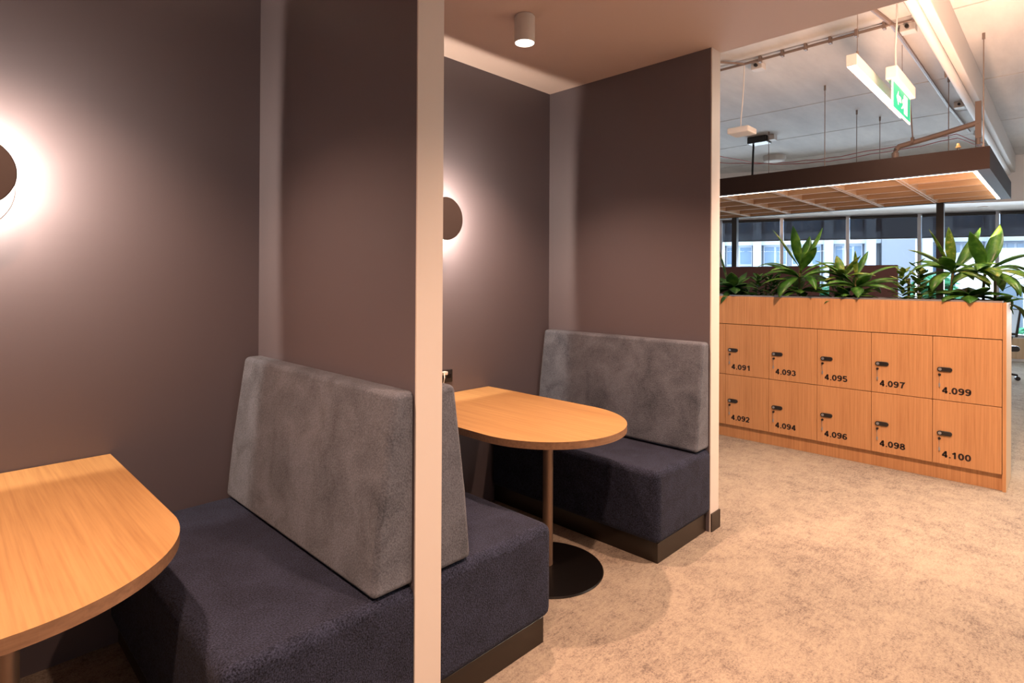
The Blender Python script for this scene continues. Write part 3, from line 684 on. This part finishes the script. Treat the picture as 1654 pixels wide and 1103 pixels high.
MB().cyl((0, 0, -0.13), (0, 0, -0.06), 0.032, n=16).build('elbow_collar', PIPE, t)
m = MB(); m.lathe([(0.030, -0.012), (0.040, -0.012), (0.040, 0.012), (0.030, 0.012)], 16, (0, -0.145, 0.035), 1); m.cyl((0, -0.145, 0.075), (0, -0.11, 0.63), 0.006, n=8); m.build('clamp_hanger', PIPE, t)
m = MB(); m.box((-0.022, -0.672, -0.02), (0.022, -0.628, 0.32)); m.cyl((0, -0.65, -0.08), (0, -0.65, -0.02), 0.018, n=10); m.build('beam_bracket', PIPE, t)
tag(MB().tube([(3.3, 0.69, 3.085), (11.75, 0.69, 3.085)], 0.030, 12).build('sprinkler_pipe', STEELP, None, True), 'pale pipe running along underneath the ceiling beam', 'pipe')
t = thing('bracket_box', 'dark box bracket with a rod beside the hanging white box', 'bracket', (8.12, 3.11, ZS))
MB().box((-0.10, -0.13, -0.09), (0.10, 0.13, 0), 0, 0.008).build('box', BLACKP, t)
MB().box((-0.06, -0.22, -0.07), (0.06, -0.14, 0), 0, 0.004).build('side_box', STEELP, t)
MB().cyl((0, 0.08, -0.09), (-0.02, 0.10, -0.90), 0.014, n=10).build('rod', BLACK, t)
t = thing('ceiling_speaker', 'round dome speaker on the far slab', 'speaker', (9.5, 3.4, ZS))
MB().lathe([(0, 0), (0.17, 0), (0.17, -0.05), (0.15, -0.085), (0, -0.09)], 32).build('housing', STEELP, t, True)
MB().lathe([(0, -0.0905), (0.12, -0.0905), (0, -0.094)], 32).build('grille', WHITEP, t, True)
for lab, pts in (('upper red cable looped across the far slab', [(8.3, 4.6, 3.36), (9.5, 3.9, 3.35), (9.9, 3.05, 3.34), (9.84, 2.19, 3.35), (9.53, 1.08, 3.36), (10.4, 0.86, 3.35)]),
                 ('lower red cable looped across the far slab', [(8.0, 4.0, 3.34), (9.6, 3.6, 3.32), (10.0, 2.9, 3.31), (9.95, 2.15, 3.32), (9.65, 1.08, 3.33), (10.6, 0.84, 3.32)])):
    dense = []
    for a, b in zip(pts, pts[1:]):
        for i in range(5):
            s = i/5; dense.append(Vector(a).lerp(Vector(b), s) + Vector((0, 0, -0.02*math.sin(PI*s)+0.006*math.sin(9*(len(dense))))))
    dense.append(Vector(pts[-1]))
    tag(MB().tube(dense, 0.006, 6).build('cable', REDC, None, True), lab, 'cable', 'red cables on the far slab')
for lab, (lx, ly) in (('small glowing downlight in the window bulkhead at the canopy right end', (3.05, -0.75)), ('small downlight in the window bulkhead over the planter middle', (0.75, -0.75))):
    t = thing('bulkhead_downlight', lab, 'ceiling lamp', (0, 0, 0), 'downlights in the window bulkhead'); fobj(t)
    MB().lathe([(0.05, HEAD-0.012), (0.07, HEAD-0.012), (0.07, HEAD)], 24, (lx, ly, 0)).build('trim_ring', WHITEP, t, True)
    MB().lathe([(0, HEAD-0.010), (0.05, HEAD-0.010), (0.05, HEAD-0.002)], 24, (lx, ly, 0)).build('lens', LENS, t)

# ------------------------------------------------------------------ desks, screens, chair behind the lockers
t = thing('office_desk', 'white office desk behind the lockers under the canopy', 'desk', (7.0, 2.2, 0))
MB().box((-0.75, -1.15, 0.70), (0.75, 1.15, 0.73), 0, 0.003).build('desktop', WHITEP, t)
for sx in (-0.68, 0.68):
    for sy in (-1.08, 1.08): MB().box((sx-0.03, sy-0.03, 0), (sx+0.03, sy+0.03, 0.70)).build('leg', STEELP, t)
for lab, y0, y1 in (('wide dark maroon desk screen behind the tallest plant', 2.01, 3.25), ('dark maroon desk screen behind the plants in the middle', 1.27, 1.91)):
    t = thing('desk_screen', lab, 'desk screen', (7.0, (y0+y1)/2, 0.73), 'maroon desk screens'); hw = (y1-y0)/2
    MB().box((-0.02, -hw, 0.04), (0.02, hw, 0.84), 0, 0.008).build('panel', MAROON, t)
    for s in (-1, 1): MB().box((-0.05, s*hw*0.8-0.015, 0), (0.05, s*hw*0.8+0.015, 0.05)).build('foot', BLACK, t)

def office_chair(label, loc, rz):
    t = thing('office_chair', label, 'chair', loc, None, rz)
    for k in range(5):
        a = 2*PI*k/5 + 0.3; c, s = math.cos(a), math.sin(a)
        MB().tube([(0.03*c, 0.03*s, 0.12), (0.30*c, 0.30*s, 0.075)], 0.016, 8).build('leg', BLACKP, t)
        m = MB(); ca, sa = -s, c
        for e in (-1, 1): m.cyl((0.30*c+ca*0.006*e, 0.30*s+sa*0.006*e, 0.03), (0.30*c+ca*0.024*e, 0.30*s+sa*0.024*e, 0.03), 0.03, n=16)
        m.cyl((0.30*c, 0.30*s, 0.03), (0.30*c, 0.30*s, 0.08), 0.008, n=8); m.build('caster', BLACKP, t)
    MB().cyl((0, 0, 0.10), (0, 0, 0.42), 0.025, n=16).build('gas_lift', BLACKP, t)
    MB().box((-0.24, -0.24, 0.42), (0.24, 0.24, 0.50), 0, 0.035, 3).build('seat', BLACKP, t, True)
    MB().prism([(-0.22, 0.62), (-0.18, 0.62), (-0.24, 1.02), (-0.27, 1.02)], -0.21, 0.21, 1, 0, 0.014, 2).build('backrest', BLACKP, t, True)
    MB().tube([(-0.05, 0, 0.43), (-0.24, 0, 0.45), (-0.27, 0, 0.65), (-0.25, 0, 0.85)], 0.02, 8).build('back_stem', BLACKP, t)
    for s in (-1, 1):
        MB().tube([(0, s*0.22, 0.45), (0.02, s*0.29, 0.50), (0.02, s*0.29, 0.66)], 0.015, 8).build('arm_post', BLACKP, t)
        MB().box((-0.12, s*0.29-0.035, 0.66), (0.14, s*0.29+0.035, 0.69), 0, 0.012).build('armrest', BLACKP, t, True)
    return t
office_chair('black swivel office chair half hidden behind the right end of the lockers', (10.75, 0.82, 0), 2.2)

# ------------------------------------------------------------------ outside the windows
def ob(o): o.location = FP; o.rotation_euler = (0, 0, FA); return o
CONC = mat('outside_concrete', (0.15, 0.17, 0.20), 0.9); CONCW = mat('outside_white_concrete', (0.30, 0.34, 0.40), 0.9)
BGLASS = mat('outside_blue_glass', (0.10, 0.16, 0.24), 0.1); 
PB = 15.0
t = thing('neighbour_building', 'pale office building with ribbed columns across the street', 'building', (0, 0, 0)); ob(t)
MB().box((-10, PB+0.6, -12), (16, PB+6, 14)).build('wall', CONC, t)
MB().box((4.29, PB+0.1, -12), (5.5, PB+0.62, 14)).build('panel', CONC, t)
for x in (-9.5, -8.0, -6.5, -5.0, -3.5, -2.0, -0.47, 2.35, 3.90, 5.85, 6.5, 8.0, 9.6, 11.2, 12.8, 14.4):
    MB().box((x-0.17, PB, -12), (x+0.17, PB+0.61, 14)).build('pilaster', CONCW, t)
for z in range(-3, 4):
    MB().box((-10, PB+0.25, z*3.3+3.0), (16, PB+0.61, z*3.3+3.5)).build('floor_band', CONCW, t)
for z in (-1, 0, 1):
    for x0, x1, nn in ((-7.8, -6.7, 2), (-6.3, -5.2, 2), (-4.8, -3.7, 2), (-3.3, -2.2, 2), (-1.78, -0.68, 2), (-0.2, 0.75, 2), (0.95, 2.1, 3), (2.6, 3.65, 3), (5.55, 5.66, 1), (6.04, 6.30, 1), (6.72, 7.8, 3), (8.2, 9.4, 4), (9.8, 11.0, 4)):
        fo = MB().box((x0, PB+0.50, z*3.3+0.2), (x1, PB+0.62, z*3.3+3.0)).build('window', CONCW, t)
        g = MB(); ww = (x1-x0)/nn
        for i in range(nn):
            for zz, hh in ((0.3, 0.55), (0.95, 1.1), (2.15, 0.75)): g.box((x0+i*ww+0.045, PB+0.48, z*3.3+zz), (x0+(i+1)*ww-0.045, PB+0.51, z*3.3+zz+hh))
        g.build('pane', BGLASS, fo)
t = thing('white_hall', 'bright white hall with an arched opening outside at the right', 'building', (0, 0, 0)); ob(t)
pts = [(5.98, -8), (5.98, 2.2), (14, 2.2), (14, -8)]
WH = mat('outside_white_render', (0.55, 0.56, 0.57), 0.8)
MB().prism(pts, 9.0, 12.0, 1).build('wall', WH, t)
arc = [(6.10, -3)] + [(6.475-0.375*math.cos(PI*i/16), 1.03+0.375*math.sin(PI*i/16)) for i in range(17)] + [(6.85, -3)]
MB().prism(arc, 8.97, 9.02, 1).build('arched_window', mat('outside_shade', (0.07, 0.10, 0.14), 0.3), t)
m = MB(); m.box((5.98, 8.8, 2.2), (14, 12, 2.42)); m.build('roof', CONCW, t)
TREE = leaf_mat('outside_leaves', (0.03, 0.20, 0.10), (0.07, 0.36, 0.19), (0.18, 0.52, 0.32), 3)
def tree(label, lx, ly, z, rad, seed):
    rnd = random.Random(seed); t = thing('street_tree', label, 'tree', (0, 0, 0), 'street trees outside the windows'); ob(t)
    MB().cyl((lx, ly, -6), (lx, ly, z), 0.12, 0.07, n=8).build('trunk', STEM, t)
    bm = bmesh.new()
    for i in range(420):
        d = Vector((rnd.gauss(0, 1), rnd.gauss(0, 1), rnd.gauss(0, 0.8))).normalized()*rad*rnd.uniform(0.55, 1.0)
        blade(bm, Vector((lx, ly, z))+d, rnd.uniform(0, 6.28), rnd.uniform(-0.8, 0.8), 0.28, 0.20, 0.6, 3, 0, 0, 0.0)
    me = D.meshes.new('foliage'); bm.to_mesh(me); bm.free(); me.materials.append(TREE)
    o = D.objects.new('foliage', me); COL.objects.link(o); o.parent = t
tree('green tree outside seen between the two dark desk screens', 1.25, 5.0, 0.85, 0.5, 1)
tree('green tree outside seen left of the right canopy post', 3.72, 5.0, 1.1, 0.5, 2)
tree('low green tree outside the window right of the lockers', 6.5, 8.2, -0.35, 0.5, 3)
bpy.context.view_layer.update()
